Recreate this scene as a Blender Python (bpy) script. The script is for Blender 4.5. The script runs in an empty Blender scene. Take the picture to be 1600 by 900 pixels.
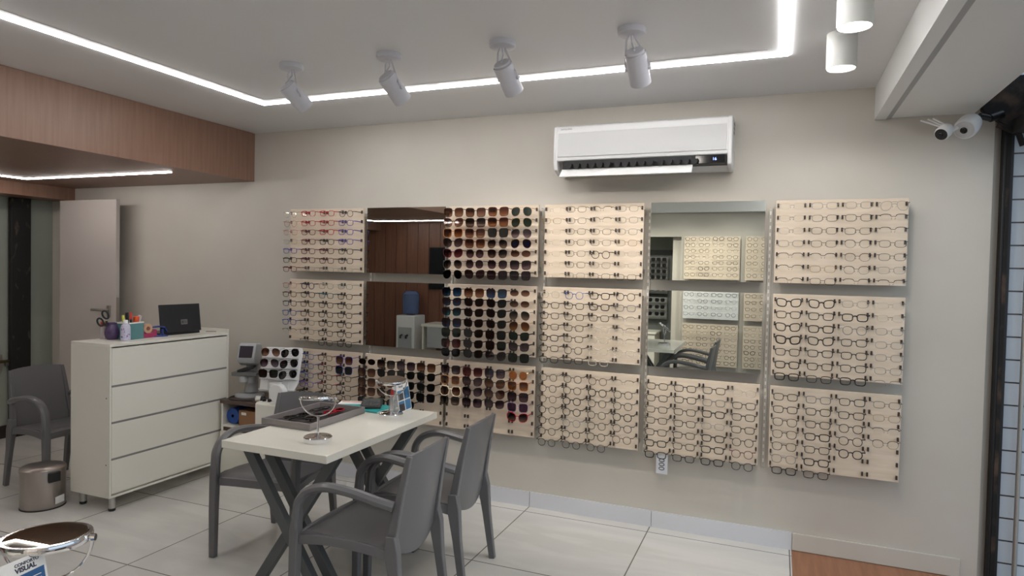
import bpy, bmesh, math, random
from mathutils import Vector, Matrix
random.seed(7)
PI = math.pi
SC = bpy.context.scene
COL = SC.collection

# ------------------------------------------------------------------ camera
F_PX, YAW, PITCH, ROLL = 1028.7, .3842, -.0266, .0214
CAM_LOC = Vector((0, -4.1, 1.573))
_r = Vector((math.cos(YAW), math.sin(YAW), 0))
_f = Vector((-math.sin(YAW) * math.cos(PITCH), math.cos(YAW) * math.cos(PITCH), math.sin(PITCH)))
_u = _r.cross(_f)
_r2 = math.cos(ROLL) * _r + math.sin(ROLL) * _u
_u2 = math.cos(ROLL) * _u - math.sin(ROLL) * _r
cd = bpy.data.cameras.new('camera')
cd.sensor_width = 36; cd.lens = F_PX / 1600 * 36; cd.clip_start = .02
cam = bpy.data.objects.new('camera', cd)
M = Matrix((( _r2.x, _u2.x, -_f.x, CAM_LOC.x), (_r2.y, _u2.y, -_f.y, CAM_LOC.y), (_r2.z, _u2.z, -_f.z, CAM_LOC.z), (0, 0, 0, 1)))
cam.matrix_world = M
COL.objects.link(cam); SC.camera = cam

# ------------------------------------------------------------------ world and exposure
LED_MAIN, LED_SOFFIT, DOWN_W, SPOT_W = 15.5, 18.0, 4.5, 6.0
SKY = .36
w = bpy.data.worlds.new('overcast sky'); SC.world = w; w.use_nodes = True
bg = w.node_tree.nodes['Background']
bg.inputs[0].default_value = (.72, .86, 1.0, 1); bg.inputs[1].default_value = SKY
SC.view_settings.view_transform = 'Standard'
SC.view_settings.look = 'None'
SC.view_settings.gamma = 1
SC.view_settings.use_curve_mapping = False
SC.view_settings.exposure = 1.6

# ------------------------------------------------------------------ materials
def lin(c):
    return tuple(((v / 255) / 12.92 if v <= 10 else (((v / 255) + .055) / 1.055) ** 2.4) for v in c)
MATS = {}
def mat(name, rgb=None, rough=.5, metal=0., spec=.5, coat=0.):
    if name in MATS: return MATS[name]
    m = bpy.data.materials.new(name); m.use_nodes = True
    b = m.node_tree.nodes['Principled BSDF']
    if rgb: b.inputs['Base Color'].default_value = (*lin(rgb), 1)
    b.inputs['Roughness'].default_value = rough
    b.inputs['Metallic'].default_value = metal
    b.inputs['Specular IOR Level'].default_value = spec
    b.inputs['Coat Weight'].default_value = coat
    MATS[name] = m
    return m
def N(m, t, **k):
    n = m.node_tree.nodes.new(t)
    for a, v in k.items(): setattr(n, a, v)
    return n
def L(m, a, b): m.node_tree.links.new(a, b)
def bsdf(m): return m.node_tree.nodes['Principled BSDF']
def noise_tint(m, rgb1, rgb2, scale=(1, 1, 1), ns=4., detail=4., bump=0., lo=.35, hi=.65):
    tc = N(m, 'ShaderNodeTexCoord'); mp = N(m, 'ShaderNodeMapping'); nz = N(m, 'ShaderNodeTexNoise'); cr = N(m, 'ShaderNodeValToRGB')
    mp.inputs['Scale'].default_value = scale
    nz.inputs['Scale'].default_value = ns; nz.inputs['Detail'].default_value = detail
    L(m, tc.outputs['Object'], mp.inputs['Vector']); L(m, mp.outputs[0], nz.inputs['Vector']); L(m, nz.outputs['Fac'], cr.inputs[0])
    cr.color_ramp.elements[0].position = lo; cr.color_ramp.elements[1].position = hi
    cr.color_ramp.elements[0].color = (*lin(rgb1), 1); cr.color_ramp.elements[1].color = (*lin(rgb2), 1)
    L(m, cr.outputs[0], bsdf(m).inputs['Base Color'])
    if bump:
        bp = N(m, 'ShaderNodeBump'); bp.inputs['Strength'].default_value = bump; bp.inputs['Distance'].default_value = .002
        L(m, nz.outputs['Fac'], bp.inputs['Height']); L(m, bp.outputs[0], bsdf(m).inputs['Normal'])
    return m
def emit(name, rgb, s):
    if name in MATS: return MATS[name]
    m = bpy.data.materials.new(name); m.use_nodes = True
    nt = m.node_tree; nt.nodes.clear()
    o = N(m, 'ShaderNodeOutputMaterial'); e = N(m, 'ShaderNodeEmission')
    e.inputs[0].default_value = (*rgb, 1); e.inputs[1].default_value = s
    L(m, e.outputs[0], o.inputs[0]); MATS[name] = m
    return m
def tinted(name, top, bot=None, gloss=.1, z0=-.02, z1=.015):
    """thin tinted lens: transparent tint (graded along the lens height when bot is given) under a sharp gloss"""
    if name in MATS: return MATS[name]
    m = bpy.data.materials.new(name); m.use_nodes = True
    nt = m.node_tree; nt.nodes.clear()
    o = N(m, 'ShaderNodeOutputMaterial'); t = N(m, 'ShaderNodeBsdfTransparent'); g = N(m, 'ShaderNodeBsdfGlossy'); mx = N(m, 'ShaderNodeMixShader')
    g.inputs['Roughness'].default_value = .03
    mx.inputs[0].default_value = gloss
    t.inputs[0].default_value = (*top, 1)
    if bot:
        tc = N(m, 'ShaderNodeTexCoord'); sx = N(m, 'ShaderNodeSeparateXYZ'); mr = N(m, 'ShaderNodeMapRange'); mc = N(m, 'ShaderNodeMix', data_type='RGBA')
        mr.inputs['From Min'].default_value = z0; mr.inputs['From Max'].default_value = z1
        L(m, tc.outputs['Object'], sx.inputs[0]); L(m, sx.outputs['Z'], mr.inputs['Value']); L(m, mr.outputs[0], mc.inputs['Factor'])
        mc.inputs['A'].default_value = (*bot, 1); mc.inputs['B'].default_value = (*top, 1)
        L(m, mc.outputs['Result'], t.inputs[0])
    L(m, t.outputs[0], mx.inputs[1]); L(m, g.outputs[0], mx.inputs[2]); L(m, mx.outputs[0], o.inputs[0])
    MATS[name] = m
    return m
def see_through(name, rgb, alpha, rough=.2):
    m = mat(name, rgb, rough); bsdf(m).inputs['Alpha'].default_value = alpha
    return m

wall_m = noise_tint(mat('greige wall paint', rough=.42, spec=.4), (194, 188, 178), (201, 196, 187), ns=1.3)
ceil_m = mat('white ceiling paint', (226, 226, 228), .38, spec=.35)
white_plaster = mat('white plaster', (228, 228, 226), .5)
green_wall = noise_tint(mat('grey green wall paint', rough=.5), (142, 148, 138), (156, 161, 151), ns=1.1)
wood_m = noise_tint(mat('brown wood laminate', rough=.42), (131, 99, 82), (141, 109, 91), scale=(9, 9, .6), ns=5, bump=.03)
wood_red = noise_tint(mat('red brown plank', rough=.42), (110, 72, 56), (124, 83, 66), scale=(9, 9, .6), ns=5, bump=.03)
beige_m = noise_tint(mat('pale birch board', rough=.5), (212, 195, 174), (224, 208, 189), scale=(1.5, 4, 14), ns=3, detail=6)
board_edge_m = mat('pale board edge', (220, 205, 186), .55)
peg_m = mat('dark rubber peg', (62, 52, 46), .6)
white_lam = mat('white laminate', (222, 219, 208), .3)
cab_m = mat('white cabinet laminate', (224, 221, 211), .35)
table_m = mat('white table laminate', (232, 229, 218), .22)
groove_m = mat('grey aluminium groove', (128, 126, 124), .5, .0)
chair_m = mat('grey plastic', (106, 105, 107), .3)
steel_leg = mat('dark grey painted steel', (92, 95, 97), .4, .2)
chrome = mat('chrome', (225, 225, 228), .06, 1.)
mirror_m = mat('silvered mirror glass', (214, 220, 216), .0, 1.)
alu = mat('brushed aluminium', (186, 184, 180), .35, .85)
steel_m = mat('brushed stainless steel', (172, 164, 158), .34, .9)
black_m = mat('black plastic', (26, 26, 28), .4)
dark_m = mat('black painted steel', (20, 20, 22), .5)
white_pl = mat('white plastic', (226, 226, 226), .35)
spot_m = mat('white powder coat', (205, 205, 212), .45)
grey_pl = mat('light grey plastic', (168, 170, 172), .4)
tray_m = mat('grey leatherette', (138, 131, 130), .45)
teal_m = mat('teal folder card', (30, 168, 168), .45)
paper_m = mat('white paper', (236, 234, 230), .7)
led_m = emit('white LED diffuser', (1, .98, .965), LED_MAIN)
led2_m = emit('soffit LED diffuser', (1, .95, .92), LED_SOFFIT)
lampface = emit('downlight diffuser', (1, .97, .9), DOWN_W)

floor_m = mat('polished porcelain tile', rough=.12, spec=.5)
def tile_nodes(m, c1, c2, grout, bw, bh, mortar, offx, offy, vertical=False, marble=None):
    tc = N(m, 'ShaderNodeTexCoord'); mp = N(m, 'ShaderNodeMapping'); bk = N(m, 'ShaderNodeTexBrick')
    bk.offset = 0; bk.squash = 1
    mp.inputs['Location'].default_value = (offx, offy, 0)
    if vertical: mp.inputs['Rotation'].default_value = (-PI / 2, 0, 0)
    bk.inputs['Scale'].default_value = 1; bk.inputs['Mortar Size'].default_value = mortar; bk.inputs['Mortar Smooth'].default_value = 0
    bk.inputs['Brick Width'].default_value = bw; bk.inputs['Row Height'].default_value = bh; bk.inputs['Bias'].default_value = 0
    bk.inputs['Color1'].default_value = (*lin(c1), 1); bk.inputs['Color2'].default_value = (*lin(c2), 1); bk.inputs['Mortar'].default_value = (*lin(grout), 1)
    L(m, tc.outputs['Object'], mp.inputs[0]); L(m, mp.outputs[0], bk.inputs['Vector'])
    out = bk.outputs['Color']
    if marble:
        nz = N(m, 'ShaderNodeTexNoise'); nz.inputs['Scale'].default_value = .9; nz.inputs['Detail'].default_value = 8; nz.inputs['Distortion'].default_value = 1.6
        mp2 = N(m, 'ShaderNodeMapping'); mp2.inputs['Rotation'].default_value = (0, 0, .6); mp2.inputs['Scale'].default_value = (1, 3.2, 1)
        L(m, tc.outputs['Object'], mp2.inputs[0]); L(m, mp2.outputs[0], nz.inputs['Vector'])
        cr = N(m, 'ShaderNodeValToRGB'); cr.color_ramp.elements[0].position = .42; cr.color_ramp.elements[1].position = .6
        cr.color_ramp.elements[0].color = (*[marble] * 3, 1); cr.color_ramp.elements[1].color = (1, 1, 1, 1)
        L(m, nz.outputs['Fac'], cr.inputs[0])
        mx = N(m, 'ShaderNodeMix', data_type='RGBA', blend_type='MULTIPLY'); mx.inputs['Factor'].default_value = 1
        L(m, out, mx.inputs['A']); L(m, cr.outputs[0], mx.inputs['B']); out = mx.outputs['Result']
    L(m, out, bsdf(m).inputs['Base Color'])
tile_nodes(floor_m, (214, 212, 207), (209, 207, 202), (120, 112, 106), .8, .8, .0035, .696, .1, marble=.9)
entry_m = noise_tint(mat('brown vinyl floor', rough=.5), (140, 96, 70), (158, 112, 84), scale=(9, .7, 1), ns=4)
outer_tile = mat('white wall tile', rough=.2)
tile_nodes(outer_tile, (206, 212, 220), (198, 206, 216), (70, 66, 66), .26, .1185, .004, .03, .02, vertical=True)
pave_m = noise_tint(mat('concrete pavement', rough=.8), (150, 148, 144), (168, 166, 162), ns=2)
rust_m = noise_tint(mat('rusty dark steel', rough=.75, metal=.3), (30, 27, 27), (88, 70, 58), ns=9, lo=.5, hi=.72)
pole_m = noise_tint(mat('worn black steel', rough=.6), (24, 22, 22), (92, 78, 66), scale=(3, 3, 1.2), ns=7, lo=.6, hi=.8)

# ------------------------------------------------------------------ mesh helpers
class MB:
    def __init__(s, X=None): s.v = []; s.f = []; s.X = X or Matrix()
    def add(s, vs, fs):
        o = len(s.v); s.v += [s.X @ Vector(p) for p in vs]; s.f += [[i + o for i in f] for f in fs]; return s
    def hexa(s, p):
        return s.add(p, [(0, 3, 2, 1), (4, 5, 6, 7), (0, 1, 5, 4), (1, 2, 6, 5), (2, 3, 7, 6), (3, 0, 4, 7)])
    def box(s, x0, x1, y0, y1, z0, z1):
        return s.hexa([(x0, y0, z0), (x1, y0, z0), (x1, y1, z0), (x0, y1, z0), (x0, y0, z1), (x1, y0, z1), (x1, y1, z1), (x0, y1, z1)])
    def prism(s, pts, axis, a, b):
        def P(q, t): return {'x': (t, q[0], q[1]), 'y': (q[0], t, q[1]), 'z': (q[0], q[1], t)}[axis]
        n = len(pts); vs = [P(q, a) for q in pts] + [P(q, b) for q in pts]
        return s.add(vs, [tuple(range(n))[::-1], tuple(range(n, 2 * n))] + [(i, (i + 1) % n, n + (i + 1) % n, n + i) for i in range(n)])
    def tube(s, path, r, n=8, closed=False, ry=None, up=None):
        path = [Vector(p) for p in path]; m = len(path)
        rs = r if isinstance(r, (list, tuple)) else [r] * m
        rys = ry if isinstance(ry, (list, tuple)) else ([ry] * m if ry else rs)
        tang = []
        for i in range(m):
            a = path[(i - 1) % m] if (closed or i > 0) else path[i]; b = path[(i + 1) % m] if (closed or i < m - 1) else path[i]
            tang.append((b - a).normalized())
        nrm = Vector(up) if up else Vector((0, 0, 1))
        if abs(tang[0].dot(nrm)) > .95 and not up: nrm = Vector((0, 1, 0))
        vs = []
        for i in range(m):
            t = tang[i]; nn = nrm - t * nrm.dot(t)
            if nn.length < 1e-5: nn = t.orthogonal()
            nn.normalize()
            if not up: nrm = nn
            bb = t.cross(nn)
            for k in range(n):
                a = 2 * PI * (k + .5) / n
                vs.append(path[i] + nn * (math.cos(a) * rs[i]) + bb * (math.sin(a) * rys[i]))
        fs = []
        for i in range(m if closed else m - 1):
            j = (i + 1) % m
            for k in range(n):
                l = (k + 1) % n; fs.append((i * n + k, i * n + l, j * n + l, j * n + k))
        if not closed: fs += [tuple(range(n))[::-1], tuple(range((m - 1) * n, m * n))]
        return s.add(vs, fs)
    def bar(s, a, b, wx, wy, up=(0, 0, 1)):
        q = math.sqrt(2)
        return s.tube([a, b], wx / 2 * q, 4, ry=wy / 2 * q, up=up)
    def lathe(s, prof, n=28, cap=True):
        vs = []; fs = []; m = len(prof)
        for r, z in prof:
            for k in range(n): vs.append((r * math.cos(2 * PI * k / n), r * math.sin(2 * PI * k / n), z))
        for i in range(m - 1):
            for k in range(n):
                l = (k + 1) % n; fs.append((i * n + k, i * n + l, (i + 1) * n + l, (i + 1) * n + k))
        if cap: fs += [tuple(range(n))[::-1], tuple(range((m - 1) * n, m * n))]
        return s.add(vs, fs)
    def slab(s, fn, nu, nv, th):
        """curved sheet fn(u, v) -> point, thickened by th along its normal"""
        P = [[Vector(fn(i / nu, j / nv)) for j in range(nv + 1)] for i in range(nu + 1)]
        vs = []; Q = []
        for i in range(nu + 1):
            for j in range(nv + 1):
                du = P[min(i + 1, nu)][j] - P[max(i - 1, 0)][j]; dv = P[i][min(j + 1, nv)] - P[i][max(j - 1, 0)]
                vs.append(P[i][j]); Q.append(P[i][j] + du.cross(dv).normalized() * th)
        o = len(vs); W = nv + 1; fs = []
        for i in range(nu):
            for j in range(nv):
                a, b, c, d = i * W + j, (i + 1) * W + j, (i + 1) * W + j + 1, i * W + j + 1
                fs += [(a, b, c, d), (o + d, o + c, o + b, o + a)]
        for i in range(nu):
            a, b = i * W, (i + 1) * W; fs.append((a, o + a, o + b, b))
            a, b = i * W + nv, (i + 1) * W + nv; fs.append((a, b, o + b, o + a))
        for j in range(nv):
            fs.append((j, j + 1, o + j + 1, o + j)); a = nu * W + j; fs.append((a, o + a, o + a + 1, a + 1))
        return s.add(vs + Q, fs)
    def mesh(s, name, m, smooth=35):
        me = bpy.data.meshes.new(name); me.from_pydata([tuple(v) for v in s.v], [], s.f)
        bm = bmesh.new(); bm.from_mesh(me); bmesh.ops.recalc_face_normals(bm, faces=bm.faces)
        bm.to_mesh(me); bm.free()
        if smooth:
            me.shade_smooth(); me.set_sharp_from_angle(angle=math.radians(smooth))
        if m: me.materials.append(m)
        return me
    def build(s, name, m, parent=None, bevel=0, smooth=35, loc=None, seg=2):
        o = bpy.data.objects.new(name, s.mesh(name, m, smooth)); COL.objects.link(o)
        if parent: o.parent = parent
        if loc: o.location = loc
        if bevel:
            b = o.modifiers.new('bevel', 'BEVEL'); b.width = bevel; b.segments = seg; b.limit_method = 'ANGLE'; b.angle_limit = math.radians(40)
            b.harden_normals = False
        return o
def T(x, y, z): return Matrix.Translation((x, y, z))
def RZ(a): return Matrix.Rotation(a, 4, 'Z')
def RX(a): return Matrix.Rotation(a, 4, 'X')
def RY(a): return Matrix.Rotation(a, 4, 'Y')
def tag(o, label, cat, group=None, kind=None):
    o['label'] = label; o['category'] = cat
    if group: o['group'] = group
    if kind: o['kind'] = kind
    return o
def thing(name, label, cat, loc=(0, 0, 0), rz=0, group=None):
    o = bpy.data.objects.new(name, None); COL.objects.link(o); o.empty_display_size = .05
    o.location = loc; o.rotation_euler = (0, 0, rz)
    return tag(o, label, cat, group)
def struct(name, mb, m, label, cat, bevel=0):
    o = mb.build(name, m, None, bevel); o['kind'] = 'structure'; o['label'] = label; o['category'] = cat
    return o
def link_mesh(name, me, parent, loc=None, rot=None):
    o = bpy.data.objects.new(name, me); COL.objects.link(o)
    if parent: o.parent = parent
    if loc: o.location = loc
    if rot: o.rotation_euler = rot
    return o
def copy_tree(o, parent=None):
    c = o.copy(); COL.objects.link(c)
    if parent: c.parent = parent
    for ch in [x for x in o.children]: copy_tree(ch, c)
    return c
def text(body, name, m, parent, size, mw, ext=.0006, align='LEFT', bold=0):
    cu = bpy.data.curves.new('txt', 'FONT'); cu.body = body; cu.size = size; cu.extrude = ext; cu.align_x = align; cu.offset = bold
    o = bpy.data.objects.new('txt', cu); COL.objects.link(o)
    dg = bpy.context.evaluated_depsgraph_get()
    me = bpy.data.meshes.new_from_object(o.evaluated_get(dg)); bpy.data.objects.remove(o)
    me.materials.clear(); me.materials.append(m)
    me.transform(mw)
    return link_mesh(name, me, parent)

# ------------------------------------------------------------------ room shell
H = 2.616; SOF = 2.235; SX = -3.887; DX = .46; DZ = 2.437; WX = 1.012
struct('floor', MB().box(-6.3, .114, -5.3, 0, -.05, 0), floor_m, 'white polished porcelain tile floor with thin grey joints', 'floor')
struct('floor', MB().box(.114, 1.1, -4.6, 0, -.05, -.002), entry_m, 'brown floor strip at the shop entrance', 'floor')
struct('floor', MB().box(1.1, 14, -12, 8, -.06, -.02), pave_m, 'pavement outside the shop entrance', 'pavement')
struct('wall_back', MB().box(-6.42, WX, 0, .12, 0, H), wall_m, 'long greige wall carrying the eyewear boards', 'wall')
struct('wall_right', MB().hexa([(WX, 0, 0), (1.065, .045, 0), (1.065, .12, 0), (WX, .12, 0), (WX, 0, H), (1.065, .045, H), (1.065, .12, H), (WX, .12, H)]), wall_m, 'narrow return of the greige wall beside the entrance', 'wall')
struct('wall_left', MB().box(-6.42, -6.3, -5.4, 0, 0, H), green_wall, 'grey green wall with black skirting at the far left', 'wall')
struct('wall_rear', MB().box(-1.15, 1.2, -4.72, -4.6, 0, H), wall_m, 'wall behind the viewer', 'wall')
struct('wall_rear', MB().box(-3.9, -1.15, -5.42, -5.3, 0, H), green_wall, 'recessed wall behind the viewer', 'wall')
struct('wall_rear', MB().box(-1.27, -1.15, -5.3, -4.72, 0, H), wall_m, 'short side of the recess behind the viewer', 'wall')
struct('wall_rear', MB().box(-3.9, -1.15, -4.72, -4.6, 2.0, H), wall_m, 'lintel over the recess behind the viewer', 'wall')
struct('trim_7', MB().box(-3.0, -1.28, -5.299, -5.28, 0, 1.85), mat('dark grey panel', (92, 94, 92), .5), 'dark grey panelling in the recess', 'panelling')
pl = MB().box(-6.3, -3.9, -5.42, -5.2, 0, H)
for k in range(12):
    x = -6.3 + .2 * k
    pl.box(x + .004, x + .196, -5.2, -5.188, .02, SOF - .002)
struct('wall_rear', pl, wood_red, 'brown plank wall behind the viewer', 'wall')
struct('ceiling', MB().box(-6.42, 1.0, -5.4, .12, H, H + .12), ceil_m, 'white plaster ceiling with a light line set in it', 'ceiling')
struct('trim_1', MB().box(-6.3, SX, -5.2, -.001, SOF, H - .001), wood_m, 'brown wood veneered dropped soffit at the left', 'soffit')
struct('trim_2', MB().box(-6.298, -5.99, -5.2, -.001, 2.125, SOF), wood_m, 'brown wood header under the soffit', 'header')
# dropped white box over the entrance, with a slightly lower border along its inner edge
dn = MB().box(DX, .92, -4.6, -.001, DZ + .006, H - .001)
dn.box(DX, .515, -4.6, -.001, DZ, DZ + .006)
struct('trim_3', dn, white_plaster, 'dropped white plaster box above the shop entrance', 'soffit')
struct('trim_4', MB().box(.5155, .54, -4.6, -.002, DZ + .003, DZ + .0058), mat('grey shadow line', (168, 168, 168), .6), 'thin raised line along the entrance box', 'trim')  # grey strip painted in for the shade of the border groove
struct('trim_5', MB().box(-3.9, .46, -4.599, -4.5, 2.3, H), white_plaster, 'white header behind the viewer', 'trim')
bb = MB()
for x0, x1 in ((-6.0, -3.1), (-3.097, -2.3), (-2.297, -1.497), (-1.493, -.69), (-.687, .114)): bb.box(x0, x1, -.012, -.0005, 0, .1)
struct('baseboard_back', bb, mat('white baseboard tile', (208, 209, 214), .25), 'white tile baseboard along the eyewear wall', 'baseboard')
struct('baseboard_right', MB().box(.117, .935, -.014, -.0005, 0, .1), wall_m, 'painted baseboard near the entrance', 'baseboard', .003)
struct('baseboard_left', MB().box(-6.299, -6.28, -5.2, -.013, 0, .11), mat('dark skirting', (44, 38, 36), .5), 'dark skirting at the far left wall', 'baseboard')
struct('wall_right', MB().box(1.066, 3.5, .03, .15, 0, 3.4), outer_tile, 'white tiled wall outside the entrance', 'wall')

# ------------------------------------------------------------------ light lines
def led_run(name, label, pts, z, wd, m):
    """a continuous flat diffuser along pts in the ceiling plane"""
    b = MB(); n = len(pts); out = []
    for i in range(n):
        p = Vector(pts[i]); dirs = []
        if i > 0: dirs.append((p - Vector(pts[i - 1])).normalized())
        if i < n - 1: dirs.append((Vector(pts[i + 1]) - p).normalized())
        nn = [Vector((-d.y, d.x)) for d in dirs]
        if len(nn) == 2:
            a = (nn[0] + nn[1]).normalized(); a = a / a.dot(nn[0])
        else: a = nn[0]
        out.append((p + a * wd / 2, p - a * wd / 2))
    for i in range(n - 1):
        (a, b1), (c, d) = out[i], out[i + 1]
        b.hexa([(*a, z - .006), (*c, z - .006), (*d, z - .006), (*b1, z - .006), (*a, z - .0005), (*c, z - .0005), (*d, z - .0005), (*b1, z - .0005)])
    return tag(b.build(name, m, smooth=0), label, 'light strip')
led_run('led_strip', 'long white light line running round the ceiling', [(-.0, -4.35), (-.0, -.735), (-3.12, -.735), (-3.12, -4.35)], H, .026, led_m)
led_run('led_strip', 'thin light line under the brown wood soffit', [(-4.11, -.585), (-5.70, -.6), (-5.70, -4.6), (-4.2, -4.6)], SOF, .011, led2_m)
jn = MB()
for a, b in (((-3.04, -.82), (-.08, -.82)), ((-3.04, -.82), (-3.04, -4.3))):
    jn.box(min(a[0], b[0]) - .0015, max(a[0], b[0]) + .0015, min(a[1], b[1]) - .0015, max(a[1], b[1]) + .0015, H - .001, H + .001)
struct('trim_6', jn, mat('ceiling joint', (150, 148, 146), .7), 'hairline joint in the ceiling inside the light line', 'trim')

# ------------------------------------------------------------------ spotlights
def spotlight(x, y, label, tilt, swing, watt=SPOT_W):
    t = thing('ceiling_spotlight', label, 'spotlight', (x, y, H), 0, 'spotlights on the ceiling')
    MB().lathe([(.058, 0), (.06, -.003), (.06, -.026), (.054, -.03), (.0, -.03)], 32).build('mount_plate', spot_m, t)
    X = T(.03, .0, -.165) @ RZ(swing) @ RX(tilt)
    yk = MB()
    for s in (-1, 1):
        yk.tube([(s * .012, 0, -.03), (s * .02, 0, -.05), X @ Vector((s * .05, 0, .02)), X @ Vector((s * .05, 0, -.012))], .005, 6, ry=.0025)
    yk.build('yoke', spot_m, t)
    cb = MB().tube([(0, 0, -.03), (.003, .004, -.06), X @ Vector((0, 0, .075))], .004, 8); cb.build('cable', spot_m, t)
    h = MB(X)
    h.lathe([(.036, .072), (.04, .068), (.04, .058)], 28).lathe([(.043, .062), (.045, .06), (.045, -.078), (.043, -.08), (.039, -.08), (.037, -.06), (.0, -.06)], 32, cap=False)
    for s in (-1, 1): h.tube([(s * .044, 0, -.01), (s * .056, 0, -.01)], .008, 10)
    hd = h.build('lamp_head', spot_m, t)
    MB(X).lathe([(.036, -.062), (.036, -.064), (0, -.064)], 24).build('bulb', emit('spot bulb', (1, .93, .84), 12), hd)
    ld = bpy.data.lights.new('spot', 'SPOT'); ld.energy = watt; ld.spot_size = math.radians(74); ld.spot_blend = .8; ld.shadow_soft_size = .025; ld.color = (1, .93, .83)
    lo = bpy.data.objects.new('spot_beam', ld); COL.objects.link(lo); lo.parent = t
    lo.matrix_local = X @ T(0, 0, -.083)
for (x, y), lb, tl, sw in (((-2.37, -1.351), 'white ceiling spotlight nearest the brown soffit', .86, -.42), ((-1.791, -1.332), 'white ceiling spotlight second from the brown soffit', .84, -.34),
                   ((-1.198, -1.317), 'white ceiling spotlight second from the entrance end of the row', .8, -.2), ((-.612, -1.289), 'white ceiling spotlight of the row nearest the round downlights', .76, -.08)):
    spotlight(x, y, lb, tl, sw)
for x in (-2.37, -1.79, -1.2, -.61):  # added row of unseen spotlights, put in to brighten the opposite wall
    spotlight(x, -3.35, 'white ceiling spotlight out of sight, aimed at the opposite wall', -.8, 0, 20)
def downlight(x, y, label):
    t = thing('ceiling_downlight', label, 'downlight', (x, y, H), 0, 'round surface downlights')
    MB().lathe([(.06, 0), (.06, -.15), (.056, -.15), (.055, -.144), (0, -.144)], 36, cap=False).build('housing', mat('grey white lamp enamel', (196, 197, 193), .5), t)
    MB().lathe([(.0, -.1438), (.0545, -.1442), (.0545, -.147), (0, -.147)], 32, cap=False).build('diffuser', lampface, t)
    ld = bpy.data.lights.new('down', 'SPOT'); ld.energy = DOWN_W; ld.spot_size = math.radians(172); ld.spot_blend = .3; ld.shadow_soft_size = .05; ld.color = (1, .96, .88)
    lo = bpy.data.objects.new('down_beam', ld); COL.objects.link(lo); lo.parent = t; lo.location = (0, 0, -.155)
downlight(.222, -.94, 'white cylinder downlight nearer the eyewear wall')
downlight(.225, -1.45, 'white cylinder downlight farther from the wall, cut by the picture top')
downlight(.225, -2.45, 'white cylinder downlight out of sight above')

# ------------------------------------------------------------------ air conditioner
def aircon():
    t = thing('air_conditioner', 'white split air conditioner high on the wall, front louvre open', 'air conditioner', (-.79, 0, 2.18))
    W2 = .527
    prof = [(0, .02), (0, .285), (-.012, .295), (-.17, .295), (-.198, .285), (-.205, .25), (-.205, .11), (-.2, .075), (-.12, .075), (-.10, .03), (-.06, .0), (-.01, .0)]
    b = MB().prism(prof, 'x', -W2 + .02, W2 - .02); body = b.build('body', white_pl, t, .006)
    for s in (-1, 1):
        cp = MB().prism([(0, .018), (0, .287), (-.012, .297), (-.172, .297), (-.2, .287), (-.207, .25), (-.207, .07), (-.19, .02), (-.12, -.005), (-.01, -.002)], 'x', s * W2, s * (W2 - .025))
        cp.build('side_cap', white_pl, t, .006)
    MB().box(-W2 + .03, W2 - .03, -.2085, -.204, .098, .245).build('front_panel', mat('pale grey perforated panel', (206, 206, 206), .5), t, .002)
    MB().box(-W2 + .055, W2 - .028, -.19, -.1, .026, .074).build('air_outlet', dark_m, t, .003)
    v = MB().box(-W2 + .07, W2 - .22, -.2, -.195, .05, .0735)
    for k in range(16):
        x = -W2 + .11 + k * .048 + (.012 if k > 5 else 0) + (.012 if k > 10 else 0)
        v.prism([(x - .02, .05), (x + .02, .05), (x + .017, .032), (x + .007, .02), (x - .007, .02), (x - .017, .032)], 'y', -.238, -.2)
    v.build('outlet_vanes', dark_m, t)
    MB().hexa([(-W2 + .06, -.262, -.034), (W2 - .21, -.262, -.034), (W2 - .21, -.208, .014), (-W2 + .06, -.208, .014), (-W2 + .06, -.266, -.028), (W2 - .21, -.266, -.028), (W2 - .21, -.214, .022), (-W2 + .06, -.214, .022)]).build('louvre', white_pl, t, .003)
    MB().box(W2 - .2, W2 - .034, -.204, -.185, .024, .074).build('display', mat('glossy black panel', (18, 18, 20), .12), t, .003)
    text('16', 'display_digits', emit('blue digits', (.25, .35, 1), 1.6), t, .024, T(W2 - .105, -.2045, .042) @ RX(PI / 2), .0002)
    gt = mat('grey print', (150, 150, 152), .5)
    text('SAMSUNG', 'lettering', gt, t, .016, T(-W2 + .045, -.2075, .262) @ RX(PI / 2), .0002)
    sv = MB()
    for z in (.21, .235, .26): sv.box(W2 - .0005, W2 + .001, -.10, -.03, z, z + .012)
    sv.build('side_vent', groove_m, t)
aircon()

# ------------------------------------------------------------------ security cameras
def seccam(loc, rz, s, label, nm):
    t = thing('security_camera', label, 'security camera', loc, rz)
    X = Matrix.Scale(s, 4) @ RX(.35)
    MB(X).lathe([(.0, -.075), (.038, -.072), (.05, -.05), (.055, -.02), (.055, .03), (.05, .045)], 32).build('housing', white_pl, t)
    MB(X).lathe([(0, .046), (.046, .0455), (.046, .048), (.04, .05), (.0, .05)], 32).build('face_plate', mat('pale camera face', (190, 190, 192), .3) if nm == 'big' else black_m, t)
    MB(X).lathe([(0, .0505), (.017, .0505), (.017, .054), (.012, .058), (0, .06)], 24).build('lens', mat('dark lens', (10, 10, 14), .1), t)
    return t
c1 = seccam((.845, -.22, 2.335), 0, .95, 'large white round camera with a dark lens under the entrance box', 'big')
c1.rotation_euler = (math.radians(103), 0, math.radians(-34))
MB().tube([(.03, .04, -.06), (.06, .02, -.1)], .016, 12).build('mount_knuckle', black_m, c1)
MB().tube([(.06, .02, -.1), (.09, .03, -.16)], .02, 12).build('mount_foot', black_m, c1)
c2 = seccam((.735, -.275, 2.302), 0, .62, 'small black faced camera left of the larger white camera', 'small')
c2.rotation_euler = (math.radians(103), 0, math.radians(-38))
MB().tube([(.0, .0, -.045), (.05, .02, -.09)], .012, 10).build('mount_arm', white_pl, c2)
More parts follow.
